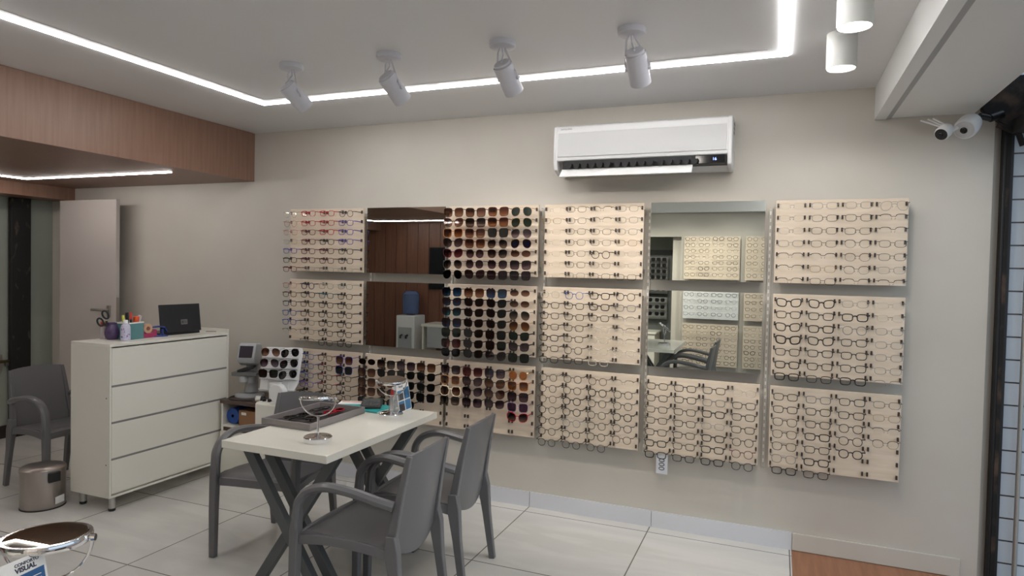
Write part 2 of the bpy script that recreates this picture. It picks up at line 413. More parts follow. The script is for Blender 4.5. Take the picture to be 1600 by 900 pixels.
for k, x in enumerate((-.1, -.06, -.03)):
    MB().tube([(.0 + .012 * k, .015, -.02), (x - .02, .075, -.03 + .01 * k)], .004, 8).build('antenna', white_pl, c2)

# ------------------------------------------------------------------ entrance hardware
t = thing('shutter_guide_rail', 'black steel shutter guide post beside the wall end', 'guide rail', (0, 0, 0))
MB().box(1.048, 1.092, -.03, .028, 0, 2.5).build('channel', dark_m, t, .003)
MB().box(1.06, 1.078, -.034, -.03, 0, 2.4).build('slot', rust_m, t)
t = thing('rolling_shutter', 'rusty dark rolled shutter above the entrance', 'shutter', (0, 0, 0))
MB(T(1.24, -2.32, 2.47) @ RX(PI / 2)).lathe([(.12, -2.2), (.125, -2.19), (.125, 2.19), (.12, 2.2)], 24).build('shutter_roll', rust_m, t)
MB().prism([(.93, 2.437), (1.06, 2.33), (1.18, 2.3), (1.4, 2.36), (1.4, 2.6), (1.03, 2.6), (.93, 2.58)], 'y', -.1, -.06).build('end_bracket', rust_m, t, .004)
MB().box(1.06, 1.11, -4.5, -.1, 2.31, 2.38).build('bottom_bar', rust_m, t, .004)
MB(T(1.07, -.09, 2.34)).tube([(-.07, .0, .02), (-.03, .0, .0), (.02, 0, -.03), (.04, 0, -.09)], .014, 8).build('chain_hook', rust_m, t)
tag(MB().tube([(1.172, .0, 0), (1.172, .0, 3.3)], .011, 12).build('conduit_pipe', alu), 'grey vertical conduit in front of the outside tiles', 'pipe')

# ------------------------------------------------------------------ left end: door, pole, latch
t = thing('door_1', 'pale grey door leaf standing open against the wall', 'door', (0, 0, 0)); t['kind'] = 'structure'
dm = mat('pale grey door paint', (190, 182, 177), .45)
MB().box(-5.95, -5.235, -.165, -.13, .01, 2.108).build('leaf', dm, t, .002)
h = MB().box(-5.335, -5.295, -.176, -.1655, 1.1, 1.2).build('handle_plate', steel_m, t, .002)
MB().tube([(-5.315, -.1765, 1.16), (-5.315, -.215, 1.16), (-5.33, -.22, 1.16), (-5.46, -.22, 1.16)], .011, 10).build('door_handle', steel_m, h)
MB().box(-5.2349, -5.233, -.16, -.135, 1.06, 1.27).build('lock_plate', steel_m, t)
tag(MB().box(-6.2795, -6.235, -.395, -.23, .0, 2.12).build('steel_post', pole_m, None, .004), 'worn black steel post against the grey green wall', 'post')
t = thing('door_latch', 'metal latch on the far left wall', 'latch', (-6.3, -.44, .68))
MB().box(0.0005, .02, -.05, .0, -.09, .06).build('plate', steel_m, t, .002)
MB().tube([(.03, -.06, 0), (.03, .06, .0)], .012, 10).build('bolt', mat('aged brass', (96, 82, 54), .4, .8), t)
MB().box(.018, .032, .02, .05, -.04, .0).build('bracket', steel_m, t)

# ------------------------------------------------------------------ plastic armchairs
def arc(pts, n=6):
    """Catmull-Rom through pts"""
    P = [Vector(p) for p in pts]; P = [P[0] * 2 - P[1]] + P + [P[-1] * 2 - P[-2]]; out = []
    for i in range(1, len(P) - 2):
        for k in range(n):
            t = k / n; a, b, c, d = P[i - 1:i + 3]
            out.append(.5 * ((2 * b) + (c - a) * t + (2 * a - 5 * b + 4 * c - d) * t * t + (3 * b - a - 3 * c + d) * t ** 3))
    return out + [P[-2]]
def make_chair(label, loc, rz):
    t = thing('armchair', label, 'chair', loc, rz, 'grey plastic armchairs')
    def seat(u, v):
        x = (u - .5) * 2; y = -.235 + v * .43; hw = .238 - .035 * v
        z = .44 - .012 * (1 - x * x) * math.sin(PI * min(1, v * 1.05)) - .022 * max(0, (.16 - v) / .16) ** 2 + .01 * abs(x) ** 4 - .03 * v
        return (x * hw, y, z)
    MB().slab(seat, 14, 14, -.014).build('seat', chair_m, t)
    r = MB()
    for s in (-1, 1):
        pts = arc([(s * .238, -.232, .405), (s * .232, -.08, .418), (s * .215, .08, .405), (s * .2, .2, .385)], 5)
        r.tube(pts, .028, 4, ry=.012, up=(0, 0, 1))
    r.tube(arc([(-.238, -.232, .405), (-.12, -.242, .412), (.12, -.242, .412), (.238, -.232, .405)], 5), .03, 4, ry=.011, up=(0, 0, 1))
    r.build('seat_rail', chair_m, t, .003)
    def back(u, v):
        x = (u - .5) * 2; hw = .192 - .022 * v
        bot = .40 - .055 * (1 - x * x); top = .80 + .012 * (1 - x * x)
        z = bot + (top - bot) * v
        y = .196 + .055 * v + .018 * v * v + .022 * (1 - x * x)
        return (x * hw, y, z)
    MB().slab(back, 14, 12, .011).build('backrest', chair_m, t)
    for s in (-1, 1):
        p = MB(); q = []
        for k in range(9):
            v = k / 8
            q.append(Vector((s * (.196 - .022 * v), .19 + .055 * v + .018 * v * v, .38 + .42 * v)))
        p.tube(q, [.021, .021, .02, .02, .019, .018, .017, .016, .014], 4, ry=[.03, .03, .028, .026, .024, .022, .02, .018, .016], up=(s, 0, 0))
        p.build('back_post', chair_m, t, .004)
        l = MB()
        l.tube([(s * .197, .198, .47), (s * .199, .205, .40), (s * .2, .225, .25), (s * .203, .262, .0)], [.026, .027, .023, .02], 4, ry=[.03, .044, .03, .023], up=(1, 0, 0))
        l.build('leg', chair_m, t, .004)
        l = MB()
        l.tube([(s * .240, -.252, .0), (s * .240, -.25, .25), (s * .239, -.245, .44), (s * .238, -.238, .53)], [.024, .027, .028, .024], 4, ry=[.023, .027, .03, .022], up=(1, 0, 0))
        l.build('leg', chair_m, t, .004)
        a = MB()
        a.tube(arc([(s * .239, -.242, .45), (s * .238, -.24, .52), (s * .239, -.228, .57), (s * .238, -.18, .62), (s * .236, -.09, .645), (s * .228, .03, .634), (s * .222, .14, .612), (s * .2, .205, .592)], 6), .027, 8, ry=.02, up=(1, 0, 0))
        a.build('armrest', chair_m, t)
    return t
ch = make_chair('grey plastic armchair facing the white table, nearest the viewer', (-1.65, -1.6, 0), math.radians(-88))
def chair_copy(label, loc, rz):
    c = copy_tree(ch); c.location = loc; c.rotation_euler = (0, 0, rz); c['label'] = label
    return c
chair_copy('grey plastic armchair facing the white table, nearer the wall', (-1.655, -1.045, 0), math.radians(-87))
chair_copy('grey plastic armchair on the far side of the white table, behind the grey tray', (-2.575, -1.16, 0), math.radians(9))
chair_copy('grey plastic armchair behind the white drawer cabinet', (-4.68, -1.0, 0), math.radians(88))

# ------------------------------------------------------------------ tables
def make_table(label, loc, rz, lx=.6, ly=1.0):
    t = thing('desk_table', label, 'table', loc, rz)
    MB().box(-lx / 2, lx / 2, -ly / 2, ly / 2, .714, .75).build('tabletop', table_m, t, .002)
    for e in (-1, 1):
        fr = bpy.data.objects.new('leg_frame', None); COL.objects.link(fr); fr.parent = t; fr.location = (0, e * (ly / 2 - .16), 0)
        MB().box(-.26, .26, -.02, .02, .698, .7138).build('top_bar', steel_leg, fr, .002)
        MB().box(-.27, .27, -.03, .03, .0, .022).build('foot_bar', steel_leg, fr, .002)
        for o in (-.055, .055): MB().bar((-.235, o, .7), (.225, o, .015), .036, .05, (0, 1, 0)).build('diagonal_bar', steel_leg, fr, .002)
        MB().bar((.235, 0, .7), (-.225, 0, .015), .036, .05, (0, 1, 0)).build('diagonal_bar', steel_leg, fr, .002)
    return t
make_table('white topped table with crossed grey steel legs in the middle of the shop', (-2.095, -1.265, 0), 0)

# ------------------------------------------------------------------ cabinet of drawers
def cabinet():
    t = thing('drawer_cabinet', 'wide white drawer cabinet with grey grooves on short metal feet', 'cabinet', (-3.835, -1.253, 0))
    D, Wd = .36, .955
    b = MB().box(-D, -.018, 0, Wd, .09, .108).box(-D, -.018, 0, .018, .108, 1.042).box(-D, .0, Wd - .018, Wd, .108, 1.085).box(-D, -D + .012, .018, Wd - .018, .108, 1.04)
    b.box(-D, -.0, 0, Wd - .018, 1.042, 1.06).box(-.018, .0, 0, .012, .09, 1.042).box(-.018, 0, .012, Wd - .018, .09, .104)
    b.build('carcass', cab_m, t, .0015)
    zs = [.109, .335, .565, .795, 1.04]
    for i in range(4):
        MB().box(-.0175, .0, .014, Wd - .02, zs[i] + .006, zs[i + 1] - .007).build('drawer_front', cab_m, t, .0015)
        if i < 3: MB().box(-.017, -.0006, .014, Wd - .02, zs[i + 1] - .0068, zs[i + 1] + .0058).build('groove_profile', groove_m, t)
    for x, y in ((-.03, .04), (-.31, .05), (-.05, Wd - .06), (-.31, Wd - .06)):
        f = MB(T(x, y, 0)).lathe([(.02, .018), (.02, .0895)], 20).build('foot', alu, t)
        MB(T(x, y, 0)).lathe([(.018, 0), (.021, .004), (.021, .018)], 20).build('foot_pad', black_m, f)
    for z in (.3, .72): MB(T(-.03, -.0004, z) @ RX(PI / 2)).lathe([(.004, 0), (.004, .001)], 10).build('screw_hole', black_m, t)
cabinet()
CT = 1.0605
# things on the cabinet
def jar_thing(name, label, cat, loc, prof, m, group=None, n=24):
    t = thing(name, label, cat, loc, 0, group); MB().lathe(prof, n).build('body', m, t); return t
jar_thing('glue_bottle', 'small clear bottle with an orange cap at the cabinet end', 'bottle', (-4.15, -1.065, CT), [(.021, 0), (.022, .004), (.022, .075), (.016, .085)], see_through('cloudy plastic', (205, 195, 195), .75))
MB(T(-4.15, -1.065, CT)).lathe([(.017, .0855), (.019, .087), (.019, .112), (.016, .116)], 20).build('cap', mat('orange plastic', (206, 92, 52), .4), bpy.data.objects['glue_bottle'], loc=(4.15, 1.065, -CT))
jar_thing('pencil_jar', 'dark purple bulbous jar holding scissors', 'jar', (-4.075, -1.06, CT), [(.03, 0), (.042, .02), (.046, .045), (.038, .08), (.026, .1), (.028, .112), (.025, .112), (.023, .1), (.034, .08), (.04, .045), (.03, .01), (0, .008)], mat('purple glaze', (78, 58, 96), .3))
def scissors():
    t = thing('scissors', 'black handled scissors standing in the purple jar', 'scissors', (-4.075, -1.06, CT + .02), math.radians(65))
    X = RY(-.42) @ Matrix.Scale(.8, 4)
    for s, m0 in ((-1, 0), (1, .012)):
        c = Vector((s * .028 - .0, 0, .165 + .02 * s))
        loop = [X @ (c + Vector((.02 * math.cos(a), 0, .034 * math.sin(a))).xyz) for a in [2 * PI * k / 18 for k in range(18)]]
        h = MB().tube(loop, .006, 8, closed=True).tube([X @ Vector((s * .014, 0, .135)), X @ Vector((-s * .003, 0, .085))], .007, 8)
        hh = h.build('handle', black_m, t)
        MB(X).tube([(-s * .003, .002 * s, .09), (-s * .006, .002 * s, .0)], [.006, .002], 6, ry=[.0015, .001]).build('blade', alu, hh)
scissors()
def squeeze():
    t = thing('lotion_bottle', 'white bottle with violet print and white cap', 'bottle', (-3.95, -1.06, CT))
    MB().lathe([(.026, 0), (.029, .004), (.029, .085), (.024, .102), (.012, .11)], 24).build('body', mat('milky lilac plastic', (200, 196, 216), .35), t)
    MB().lathe([(.0292, .02), (.0294, .021), (.0294, .08), (.0292, .081)], 24, cap=False).build('print_label', noise_tint(mat('violet print', rough=.4), (196, 192, 214), (110, 84, 150), ns=60, lo=.5, hi=.6), t)
    MB().lathe([(.013, .1102), (.014, .111), (.014, .132), (.012, .135)], 20).build('cap', white_pl, t)
squeeze()
def penbox():
    t = thing('pen_box', 'teal square desk box with a white rim full of pens', 'pen holder', (-4.02, -.975, CT), math.radians(8))
    b = MB()
    w_, d_, h_ = .055, .06, .105
    for a in ((-w_, -w_ + .003, -d_, d_), (w_ - .003, w_, -d_, d_), (-w_ + .003, w_ - .003, -d_, -d_ + .003), (-w_ + .003, w_ - .003, d_ - .003, d_)): b.box(*a, .0, h_)
    b.box(-w_ + .003, w_ - .003, -d_ + .003, d_ - .003, 0, .003)
    b.build('box', mat('dusty teal plastic', (92, 136, 140), .45), t)
    r = MB()
    for a in ((-w_ - .001, -w_ + .004, -d_ - .001, d_ + .001), (w_ - .004, w_ + .001, -d_ - .001, d_ + .001), (-w_ + .004, w_ - .004, -d_ - .001, -d_ + .004), (-w_ + .004, w_ - .004, d_ - .004, d_ + .001)): r.box(*a, h_ + .0002, h_ + .009)
    r.build('rim', paper_m, t)
penbox()
def pen(loc, tilt, ln, rad, rgb, label, name, cap=None):
    t = thing(name, label, 'pen', loc, 0)
    X = Matrix.Rotation(tilt[0], 4, 'Y') @ RX(tilt[1])
    MB(X).lathe([(rad * .4, 0), (rad, .012), (rad, ln * .72)], 14).build('barrel', mat('pen ' + str(rgb), rgb, .4), t)
    MB(X).lathe([(rad * 1.12, ln * .72), (rad * 1.12, ln - .004), (rad * .8, ln)], 14).build('cap', mat('pen ' + str(cap or rgb), cap or rgb, .4), t)
pen((-4.03, -1.005, CT + .0105), (.0, .08), .15, .008, (206, 204, 92), 'yellow green highlighter in the teal box', 'highlighter')
pen((-3.995, -.985, CT + .0105), (0, .02), .17, .007, (40, 36, 40), 'black marker with a red band in the teal box', 'marker_pen', (196, 60, 50))
pen((-4.035, -.975, CT + .0105), (-.05, .03), .165, .009, (30, 28, 34), 'thick black marker in the teal box', 'marker_pen')
pen((-3.99, -.955, CT + .0105), (0, -.02), .142, .016, (216, 96, 50), 'thick orange cased marker in the teal box', 'marker_pen', (214, 88, 44))
pen((-4.02, -.945, CT + .0105), (0, -.3), .15, .012, (214, 196, 196), 'pale tube leaning out of the teal box', 'marker_pen')
def tape():
    t = thing('tape_dispenser', 'pink tape dispenser holding a beige roll', 'tape dispenser', (-4.0, -.86, CT), math.radians(90))
    MB().prism([(-.06, 0), (.06, 0), (.06, .05), (.05, .055), (.035, .03), (-.03, .03), (-.045, .055), (-.06, .05)], 'y', -.022, .022).build('base', mat('raspberry plastic', (164, 52, 92), .4), t, .004)
    MB(T(0, -.01, .062) @ RX(-PI / 2)).lathe([(.014, 0), (.033, 0), (.033, .02), (.014, .02), (.014, 0)], 24, cap=False).build('tape_roll', mat('beige tape', (196, 160, 130), .5), t)
    MB(T(.0, -.012, .062) @ RX(-PI / 2)).lathe([(0, 0), (.0135, 0), (.0135, .024), (0, .024)], 16, cap=False).build('spool', mat('brown spool', (130, 76, 60), .5), t)
tape()
def punch():
    t = thing('hole_punch', 'blue hole punch beside the dark monitor', 'hole punch', (-4.0, -.775, CT), math.radians(80))
    bl = mat('cobalt blue metal', (52, 70, 140), .35)
    MB().box(-.055, .055, -.03, .03, 0, .008).build('base', bl, t, .002)
    MB().box(-.03, -.022, -.02, .02, .008, .05).box(.022, .03, -.02, .02, .008, .05).build('side_cheeks', bl, t, .002)
    MB().tube([(-.05, 0, .066), (.0, 0, .07), (.04, 0, .062), (.062, 0, .03)], [.016, .02, .02, .012], 8, ry=[.006, .007, .007, .005], up=(0, 1, 0)).build('lever', bl, t)
    MB().tube([(-.026, -.018, .044), (-.026, .018, .044)], .004, 8).build('pivot', alu, t)
punch()
def monitor():
    t = thing('laptop', 'black laptop standing open, seen from behind with a silver sticker', 'laptop', (-4.0, -.59, CT), math.radians(90 - 3))
    MB().box(-.165, .165, -.0, .2, 0, .018).build('keyboard_base', black_m, t, .003)
    X = T(0, -.004, .018) @ RX(math.radians(-7))
    MB(X).box(-.165, .165, -.012, 0, .0, .2).build('screen_lid', mat('matt black lid', (34, 34, 38), .45), t, .003)
    MB(X).box(-.142, .142, -.0001, .001, .01, .182).build('screen', mat('dark screen', (14, 16, 20), .1), t)
    st = MB(X).box(-.002, .052, -.0128, -.0121, .052, .088).build('sticker', mat('silver sticker', (128, 128, 128), .4, .4), t)
    MB(X).box(.004, .02, -.0131, -.0128, .06, .08).box(.024, .046, -.0131, -.0128, .064, .068).box(.024, .046, -.0131, -.0128, .073, .077).build('print', mat('sticker print', (80, 80, 82), .5), st)
monitor()
tag(MB().tube([(-3.99, -.37, CT + .004), (-3.93, -.33, CT + .004)], .0035, 8).build('pen', mat('grey pen', (140, 120, 128), .4)), 'slim grey pen lying near the laptop', 'pen')

# ------------------------------------------------------------------ pedal bin
def bin_():
    t = thing('pedal_bin', 'small stainless steel pedal bin beside the white cabinet', 'bin', (-4.335, -1.335, 0), math.radians(84))
    MB().lathe([(.122, 0.006), (.124, .01), (.124, .232)], 40).build('body', steel_m, t)
    MB().lathe([(.126, 0), (.126, .006)], 40).build('base_ring', black_m, t)
    MB().lathe([(.127, .2325), (.127, .25), (.12, .258), (.08, .268), (0, .272)], 40).build('lid', steel_m, t)
    MB().box(-.035, .035, -.14, -.1275, .175, .238).build('hinge_cover', black_m, t, .004)
    MB(RZ(.35)).box(-.04, .03, -.1262, -.1245, .03, .075).build('sticker', paper_m, t)
bin_()

# ------------------------------------------------------------------ side cabinet with devices
def side_cab():
    t = thing('side_cabinet', 'low white side cabinet with a brown top and an open shelf', 'cabinet', (-3.80, -.4, 0))
    W_ = .36
    MB().box(0, .016, 0, .37, .0, .546).box(W_ - .016, W_, 0, .37, 0, .546).box(.016, W_ - .016, .355, .37, 0, .546).box(.016, W_ - .016, .004, .355, .372, .388).box(.016, W_ - .016, .02, .355, .0, .02).build('carcass', white_lam, t, .0015)
    MB().box(-.004, W_ + .004, -.01, .372, .5465, .572).build('top_panel', mat('dark brown laminate', (84, 66, 58), .4), t, .002)
    MB().box(.017, W_ - .017, .006, .02, .345, .370).build('drawer_gap', mat('dark brown laminate'), t)
    MB().box(.002, W_ - .002, -.012, .0035, .03, .342).build('drawer_front', white_lam, t, .0015)
side_cab()
tag(MB(T(-3.725, -.29, .4495) @ RX(PI / 2)).lathe([(.012, -.07), (.058, -.07), (.06, -.066), (.06, .07), (.058, .074), (.012, .074)], 28, cap=False).build('paper_roll', mat('blue wrap', (30, 72, 150), .4)), 'blue wrapped roll on the open shelf', 'roll')
t = thing('cardboard_box', 'brown cardboard box on the open shelf', 'box', (-3.55, -.28, .3885))
MB().box(-.1, .095, -.1, .12, 0, .115).build('carton', noise_tint(mat('cardboard', rough=.7), (138, 100, 70), (152, 112, 80), ns=3), t, .002)
MB().box(-.075, -.03, -.1012, -.1002, .082, .102).build('sticker', paper_m, t)
def pedestal():
    t = thing('lens_edger', 'tall narrow white machine beside the side cabinet, black knobs on top', 'machine', (-3.332, -.36, 0))
    MB().box(-.1, .1, -.1, .13, 0, .6).build('body', mat('cream plastic', (226, 223, 214), .4), t, .02, seg=4)
    for x in (-.055, -.005):
        MB(T(x, -.05, .6)).lathe([(.014, 0), (.014, .016), (.011, .02)], 14).build('knob', black_m, t)
pedestal()
def lensmeter():
    t = thing('lensmeter', 'grey optical lensmeter with a tilted dark screen on the side cabinet', 'lensmeter', (-3.71, -.21, .5725), math.radians(20))
    MB().lathe([(.105, 0), (.108, .006), (.105, .018), (.09, .026)], 36).build('base', grey_pl, t)
    MB().tube([(0, .02, .025), (0, .035, .12), (0, .055, .2), (0, .05, .30), (0, .02, .36)], [.05, .045, .05, .062, .05], 20, ry=[.05, .046, .05, .06, .05]).build('column', grey_pl, t)
    MB().prism([(.06, .24), (-.03, .24), (-.075, .265), (-.09, .30), (-.055, .40), (-.035, .41), (.05, .40), (.08, .33)], 'x', -.066, .066).build('head', grey_pl, t, .012, seg=3)
    MB().hexa([(-.05, -.0925, .305), (.05, -.0925, .305), (.05, -.086, .308), (-.05, -.086, .308), (-.05, -.0635, .391), (.05, -.0635, .391), (.05, -.056, .39), (-.05, -.056, .39)]).build('screen', mat('lensmeter screen', (58, 54, 60), .15), t, .002)
    MB().box(-.1, .09, -.10, .0, .168, .195).build('lens_table', mat('mid grey plastic', (104, 104, 104), .4), t, .004)
    MB().tube([(-.06, -.08, .2), (-.01, -.07, .214), (.04, -.05, .226), (.055, -.03, .238)], [.012, .016, .01, .006], 8).build('lens_clamp', black_m, t)
    MB(T(-.02, -.065, .12)).lathe([(.03, 0), (.034, .004), (.034, .038), (.028, .0475)], 20).build('lens_stop', grey_pl, t)
    MB(T(.02, -.03, .11)).lathe([(.036, 0), (.036, .05)], 20).build('marking_unit', grey_pl, t)
lensmeter()
cb = MB().tube(arc([(-3.80, -.17, .578), (-3.79, -.32, .578), (-3.72, -.392, .578), (-3.62, -.385, .578), (-3.54, -.36, .578)], 6), .0045, 8)
tag(cb.build('power_cable', black_m), 'black cable curling round the lensmeter base', 'cable')
t = thing('plug_adapter', 'cream and black plug lying on the brown top', 'plug', (-3.485, -.345, .573), math.radians(20))
MB(T(0, 0, .022) @ RY(PI / 2)).lathe([(.02, -.03), (.022, -.026), (.022, .01)], 18).build('cream_end', mat('cream plastic'), t)
MB(T(0, 0, .022) @ RY(PI / 2)).lathe([(.0215, .0101), (.021, .032), (.012, .04)], 18).build('black_end', black_m, t)

# ------------------------------------------------------------------ glasses
OUT = {
 'R': (.052, .037, 3.4, .90, 0), 'W': (.054, .042, 3.0, .84, .003), 'O': (.047, .044, 2.25, .94, 0), 'M': (.053, .035, 3.2, .92, 0),
 'H': (.053, .036, 3.0, .90, 0), 'B': (.051, .041, 2.6, .88, .001), 'L': (.052, .035, 3.0, .92, 0), 'V': (.056, .048, 2.3, .78, -.002), 'D': (.053, .043, 2.7, .84, 0),
 'S': (.056, .048, 3.6, .88, .001), 'C': (.057, .046, 2.6, .84, .005), 'E': (.052, .034, 2.2, .97, 0), 'X': (.06, .054, 2.2, .9, .002), 'K': (.054, .046, 2.5, .84, .001)}
def outline(k, side, n=22, grow=0., sun=False):
    w_, h_, p, nar, cat_ = OUT[k]; pts = []
    if sun: w_ *= 1.16; h_ *= 1.2
    if k == 'X':
        oct_ = [(.5, .12), (.36, .5), (-.34, .46), (-.5, .1), (-.4, -.34), (-.12, -.5), (.22, -.5), (.45, -.3)]
        base = [(a * w_, b * h_) for a, b in oct_]
        for i in range(len(base)):
            a = base[i]; b = base[(i + 1) % len(base)]
            for q in (.12, .5, .88): pts.append((a[0] + (b[0] - a[0]) * q, a[1] + (b[1] - a[1]) * q))
    else:
        for i in range(n):
            a = 2 * PI * i / n; c, s = math.cos(a), math.sin(a)
            x = math.copysign(abs(c) ** (2 / p), c) * w_ / 2; z = math.copysign(abs(s) ** (2 / p), s) * h_ / 2
            x *= (1 - (1 - nar) * (.5 - z / h_))
            z += cat_ * (x / w_ + .3) * 2 if cat_ else 0
            if k == 'V': z -= .004 * (x / w_)
            pts.append((x, z))
    g = 1 + grow
    c0 = w_ / 2 + (.0075 if sun else .0095)
    return [((c0 + x * g) * side, z * g) for x, z in pts]
METALS = {'g': ((176, 140, 88), .3, 1.), 's': ((150, 148, 146), .28, 1.)}
FCOL = {'k': (26, 24, 26), 'b': (78, 54, 40), 't': (92, 52, 32), 'n': (36, 40, 62), 'r': (170, 34, 46), 'd': (98, 26, 36), 'v': (96, 84, 160), 'u': (56, 84, 146), 'y': (112, 110, 112),
        'm': (96, 40, 52), 'e': (50, 96, 110), 'o': (190, 130, 84), 'w': (232, 214, 186), 'z': (66, 64, 52), 'l': (150, 124, 148), 'h': (182, 24, 44)}
def frame_mat(c):
    if c in METALS: return mat('frame metal ' + c, METALS[c][0], METALS[c][1], METALS[c][2])
    if c == 'c': return see_through('clear acetate', (206, 196, 182), .5, .15)
    if c == 'p': return see_through('rose acetate', (196, 150, 140), .6, .15)
    return mat('frame ' + c, FCOL[c], .22)
WORD = {'k': 'black', 'b': 'brown', 't': 'tortoise', 'n': 'navy', 'r': 'red', 'd': 'dark red', 'v': 'violet', 'u': 'blue', 'y': 'grey', 'm': 'maroon', 'e': 'teal', 'g': 'gold', 's': 'silver', 'c': 'clear',
        'p': 'rose', 'o': 'tan', 'w': 'cream', 'z': 'olive', 'l': 'mauve', 'h': 'bright red'}
SHAPE = {'R': 'rectangular', 'W': 'thick square', 'O': 'round', 'M': 'thin metal', 'H': 'half-rim', 'B': 'browline', 'L': 'rimless', 'V': 'aviator', 'D': 'double-bridge', 'S': 'square', 'C': 'cat-eye', 'E': 'oval', 'X': 'angular', 'K': 'browline'}
RAD = {'R': .0025, 'W': .0034, 'O': .0023, 'M': .0013, 'H': .0014, 'B': .0012, 'L': .001, 'V': .0013, 'D': .0021, 'S': .0022, 'C': .0024, 'E': .0011, 'X': .0036, 'K': .001}
LENS = {'.': ('clear lens', (.99, .99, .985), None, .022), 'N': ('near black lens', (.085, .08, .085), None, .09), 'P': ('purple graded lens', (.17, .125, .165), (.46, .38, .43), .08), 'B': ('brown graded lens', (.27, .155, .125), (.6, .45, .37), .08),
        'G': ('green lens', (.08, .15, .11), None, .08), 'Y': ('yellow lens', (.75, .42, .08), None, .06), 'U': ('blue mirror lens', (.08, .13, .22), (.18, .34, .55), .16), 'T': ('teal mirror lens', (.02, .12, .2), (.05, .5, .6), .15),
        'A': ('grey graded lens', (.09, .08, .09), (.5, .43, .39), .08), 'M': ('mauve lens', (.3, .22, .32), None, .08), 'C': ('caramel lens', (.24, .1, .05), (.6, .38, .22), .07), 'R': ('maroon lens', (.25, .1, .12), (.5, .3, .3), .07), 'V': ('violet lens', (.08, .04, .2), None, .09)}
LWORD = {'N': 'dark', 'P': 'purple', 'B': 'brown', 'G': 'green', 'Y': 'yellow', 'U': 'blue', 'T': 'turquoise', 'A': 'grey', 'M': 'mauve', 'C': 'caramel', 'R': 'maroon', 'V': 'violet'}
CACHE = {}
TEMPLE = .084
def g_meshes(k, c, thick, lens, sun, tc=None):
    key = (k, c, thick, lens, sun, tc)
    if key in CACHE: return CACHE[key]
    r = RAD[k] * (1.35 if thick else 1); w_, h_ = OUT[k][0], OUT[k][1]
    fm = frame_mat(c); fr = MB(); ns = 6
    full = k not in 'HLBK'
    if sun: w_ *= 1.16; h_ *= 1.2
    ox = w_ + (.0075 if sun else .0095)
    zt = h_ / 2 * .72
    for s in (-1, 1):
        o = outline(k, s, sun=sun)
        if full: fr.tube([(x, 0, z) for x, z in o], r, ns, closed=True, ry=r * .8, up=(0, 1, 0))
        elif k in 'HBK':
            q = [(x, 0, z) for x, z in o if z > h_ * .06]
            q = sorted(q, key=lambda e: e[0])
            fr.tube(q, {'H': .0018, 'B': .003, 'K': .003}[k], ns, ry=.0016, up=(0, 1, 0))
            if k in 'BK': fr.tube([(x, 0, z) for x, z in o], .0007, 5, closed=True)
        if k == 'L': fr.tube([(x, 0, z) for x, z in o], .0003, 4, closed=True)
        # end piece to the hinge
        fr.tube([(s * (ox - .004), 0, zt * .9), (s * min(ox + .003, .068), .001, zt), (s * .0695, .004, zt)], [r * 1.1, r * 1.1, r], ns)
        # nose pads
        if k in 'HLMBVK': fr.tube([(s * .0085, .001, -.002), (s * .0075, .006, -.009)], .0009, 5)
    bz = h_ * .16
    if k in 'OWRDSXCE' and k not in 'E':
        fr.tube(arc([(-.0105, 0, bz - .001), (-.005, -.001, bz + .003), (.005, -.001, bz + .003), (.0105, 0, bz - .001)], 3), r * 1.15, ns)
    else:
        fr.tube(arc([(-.0105, 0, bz - .002), (-.006, -.001, bz + .0005), (.006, -.001, bz + .0005), (.0105, 0, bz - .002)], 3), max(.001, r * .9), ns)
    if k in 'DV': fr.tube([(-.013, 0, h_ * .4), (0, -.001, h_ * .42), (.013, 0, h_ * .4)], .0011, 5)
    tr = max(.0011, r * .85); tm = []
    for s in (-1, 1):
        tb = MB().tube([(s * .0697, .004, zt), (s * .0697, .03, zt), (s * .0692, TEMPLE, zt - .001)], [tr * (1.5 if full else 1.1)] * 3, ns, ry=[tr * .75] * 3, up=(0, 0, 1))
        tm.append(tb.mesh('temple', frame_mat(tc) if tc else fm))
    lm = tinted(*LENS[lens][:3], gloss=LENS[lens][3]); ls = []
    for s in (-1, 1):
        o = outline(k, s, grow=-.01, sun=sun)
        ls.append(MB().prism(o, 'y', -.0006, .0006).mesh('lens', lm, 0))
    CACHE[key] = (fr.mesh('front_frame', fm), tm, ls)
    return CACHE[key]
def glasses(code, loc, rz, label, group, sun=False):
    """code: colour, shape, then optional 't' (thick), '.L' lens, ':c' temple colour"""
    tc = None
    if ':' in code: code, tc = code.split(':')
    lens = '.'
    if sun: code, lens = code[:-1], code[-1]
    c, k, th = code[0], code[1], code.endswith('t')
    fr, tm, ls = g_meshes(k, c, th, lens, sun, tc)
    t = thing('sunglasses' if sun else 'eyeglasses', label, 'sunglasses' if sun else 'eyeglasses', loc, rz, group)
    link_mesh('front_frame', fr, t)
    for m in tm: link_mesh('temple', m, t)
    for m in ls: link_mesh('lens', m, t)
    return t
def look(code, sun):
    tc = None
    if ':' in code: code, tc = code.split(':')
    if sun: return f"{WORD[code[0]]} {SHAPE[code[1]]} sunglasses with {LWORD[code[2]]} lenses"
    w2 = WORD[code[0]] + ' ' + SHAPE[code[1]]
    if code.endswith('t'): w2 = 'bold ' + w2
    return w2 + ' eyeglasses'
ORD = ['first', 'second', 'third', 'fourth', 'fifth', 'sixth', 'seventh']

